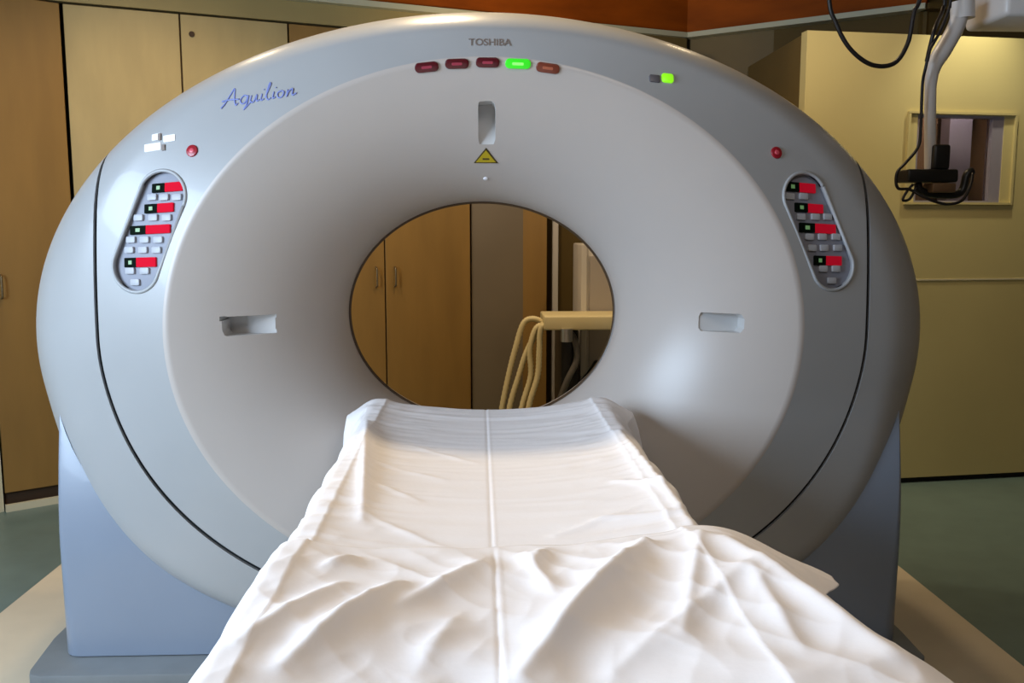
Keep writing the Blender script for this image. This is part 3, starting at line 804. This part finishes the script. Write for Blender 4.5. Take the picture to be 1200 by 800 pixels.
# ============================================================ CEILING ARM upper right
YA = 0.75
arm = empty('ceiling_pendant', (W(1090, 60, YA).x, YA, HC), 'white ceiling-hung injector arm in front of the yellow door', 'ceiling arm')
p_box = W(1175, 8, YA)
zbx = W(1160, 18, YA - .1).z; xb0 = W(1131, 5, YA + .18).x
link('ceiling_housing', box_bm(xb0, xb0 + .62, YA - .1, YA + .18, zbx, zbx + .14, .02, 3), M['white'], arm, True, angle=35)
link('ceiling_post', tube_bm([Vector((xb0 + .4, YA + .04, zbx + .13)), Vector((xb0 + .4, YA + .04, HC))], .05, 20), M['white'], arm, True, angle=40)
sc = (YA - CAM.y) / F
pts = catmull([W(1128, 6, YA), W(1120, 32, YA), W(1107, 56, YA), W(1095, 76, YA), W(1091, 96, YA), W(1090, 130, YA), W(1090, 198, YA)], 10)
link('arm_tube', tube_bm(pts, lambda t: (9.5 - 3.0 * max(0, min(1, (t - .4) / .3))) * sc + 0.0, 18), M['white'], arm, True, angle=50)
link('joint_knuckle', tube_bm([W(1128, 2, YA), W(1128, 22, YA)], 13 * sc, 20), M['white'], arm, True, angle=50)
link('clamp', box_bm(W(1068, 0, YA).x, W(1128, 0, YA).x, YA - .05, YA + .05, W(1090, 214, YA).z, W(1090, 199, YA).z, .008, 3), M['black'], arm, True, angle=35)
link('injector_head', box_bm(W(1099, 0, YA).x, W(1119, 0, YA).x, YA - .04, YA + .04, W(1090, 199.5, YA).z, W(1090, 170, YA).z, .01, 3), M['black'], arm, True, angle=35)
link('holder', tube_bm(catmull([W(1075, 214, YA), W(1080, 224, YA), W(1100, 228, YA), W(1125, 226, YA), W(1133, 205, YA), W(1140, 200, YA)], 6), 4.5 * sc, 12), M['black'], arm, True)
link('tray', box_bm(W(1098, 0, YA).x, W(1126, 0, YA).x, YA - .05, YA + .03, W(1090, 226, YA).z, W(1090, 215, YA).z, .006, 2), M['brownpanel'], arm, True, angle=35)
def cable(pts, r, label):
    link('cable', tube_bm(catmull(pts, 12), r * sc, 8), M['cable'], arm, True)
up_z = HC - W(1075, 0, YA).z
ac = W(972, 0, YA - .05)
cable([Vector((ac.x - .02, ac.y, HC)), Vector((ac.x - .02, ac.y, HC - .4)), W(971, -10, YA - .05), W(980, 28, YA - .05), W(997, 58, YA - .05), W(1022, 76, YA - .05), W(1048, 74, YA - .05), W(1064, 50, YA - .05), W(1071, 15, YA - .05), W(1080, -12, YA - .05), Vector((W(1084, 0, YA).x, YA - .05, HC - .4)), Vector((W(1084, 0, YA).x, YA - .05, HC))], 2.6, '')
cable([Vector((W(1117, 0, YA).x, YA - .06, HC)), W(1116, -20, YA - .06), W(1112, 10, YA - .06), W(1100, 40, YA - .06), W(1090, 58, YA - .06), W(1085, 78, YA - .06), W(1081, 100, YA - .04), W(1079, 150, YA - .03), W(1076, 172, YA - .03), W(1062, 190, YA - .03), W(1051, 203, YA - .03), W(1052, 220, YA - .03), W(1066, 222, YA - .03), W(1085, 232, YA - .05), W(1108, 239, YA - .06), W(1127, 235, YA - .06), W(1137, 218, YA - .05), W(1140, 203, YA - .03)], 1.7, '')
cable([Vector((W(1108, 0, YA).x, YA + .05, HC)), W(1108, -20, YA + .05), W(1105, 10, YA + .045), W(1096, 32, YA - .045), W(1091, 50, YA - .05), W(1086, 72, YA - .05)], 2.4, '')
cable([W(1070, 216, YA - .02), W(1063, 224, YA - .02), W(1058, 234, YA - .02), W(1066, 233, YA - .02), W(1074, 219, YA - .02)], 1.6, '')

# ============================================================ LIGHT
def area(name, loc, target, sx, sy, power, col, spread=PI):
    l = bpy.data.lights.new(name, 'AREA'); l.shape = 'RECTANGLE'; l.size = sx; l.size_y = sy; l.energy = power; l.color = col; l.spread = spread
    o = bpy.data.objects.new(name, l); COL.objects.link(o); o.location = loc
    o.rotation_euler = (Vector(target) - Vector(loc)).to_track_quat('-Z', 'Y').to_euler(); return o
def spot(name, loc, target, power, col, angle, blend=.6, r=.05):
    l = bpy.data.lights.new(name, 'SPOT'); l.energy = power; l.color = col; l.spot_size = math.radians(angle); l.spot_blend = blend; l.shadow_soft_size = r
    o = bpy.data.objects.new(name, l); COL.objects.link(o); o.location = loc
    o.rotation_euler = (Vector(target) - Vector(loc)).to_track_quat('-Z', 'Y').to_euler(); return o
DAY = (0.62, 0.79, 1.0); WARM = (1.0, 0.76, 0.46)
area('window_daylight', (-2.6, -1.5, 1.7), (0, -0.6, 1.0), 2.2, 1.3, 185, DAY)
area('front_fill', (0.7, -2.0, 2.9), (-0.2, -0.3, 0.8), 1.2, 0.6, 15, (1.0, .95, .92))  # added fill out of view, lifts the sheets and the funnel's left side
for (x, y, pw) in ((-1.3, 1.1, 26), (0.1, 1.5, 22), (1.2, 1.3, 16)):
    spot('downlight', (x, y, 2.9), (x - .1, y + .4, 0), pw * 2.6, WARM, 130, .8, .08)
spot('gantry_downlight', (-.2, .45, 2.9), (0, .1, 1.5), 95, WARM, 120, .8, .06)
dl = on_door(1145, 60)
spot('booth_downlight', (dl.x, dl.y - .28, 2.85), (dl.x, dl.y, 1.2), 52, (1.0, .9, .62), 80, .9, .04)
spot('door_downlight', (1.9, 1.2, 2.9), (2.1, 2.1, 1.2), 24, WARM, 100, .9, .06)
spot('booth_fill', (dl.x + .1, dl.y + .3, 2.3), (dl.x + .1, dl.y + .55, 1.3), 14, (1, .85, .8), 120, .8, .05)  # added light, brightens what shows behind the door pane
spot('frieze_fill', (.2, 1.9, 2.2), (.3, 3.1, 2.75), 16, (1, .7, .35), 140, .9, .1)  # added uplight without a fixture, brightens the frieze
wd = bpy.data.worlds.new('world'); scn.world = wd; wd.use_nodes = True
wd.node_tree.nodes['Background'].inputs[0].default_value = (.5, .55, .6, 1); wd.node_tree.nodes['Background'].inputs[1].default_value = .15
vs = scn.view_settings; vs.view_transform = 'Standard'; vs.look = 'None'; vs.exposure = 0.0; vs.gamma = 1.0; vs.use_curve_mapping = False
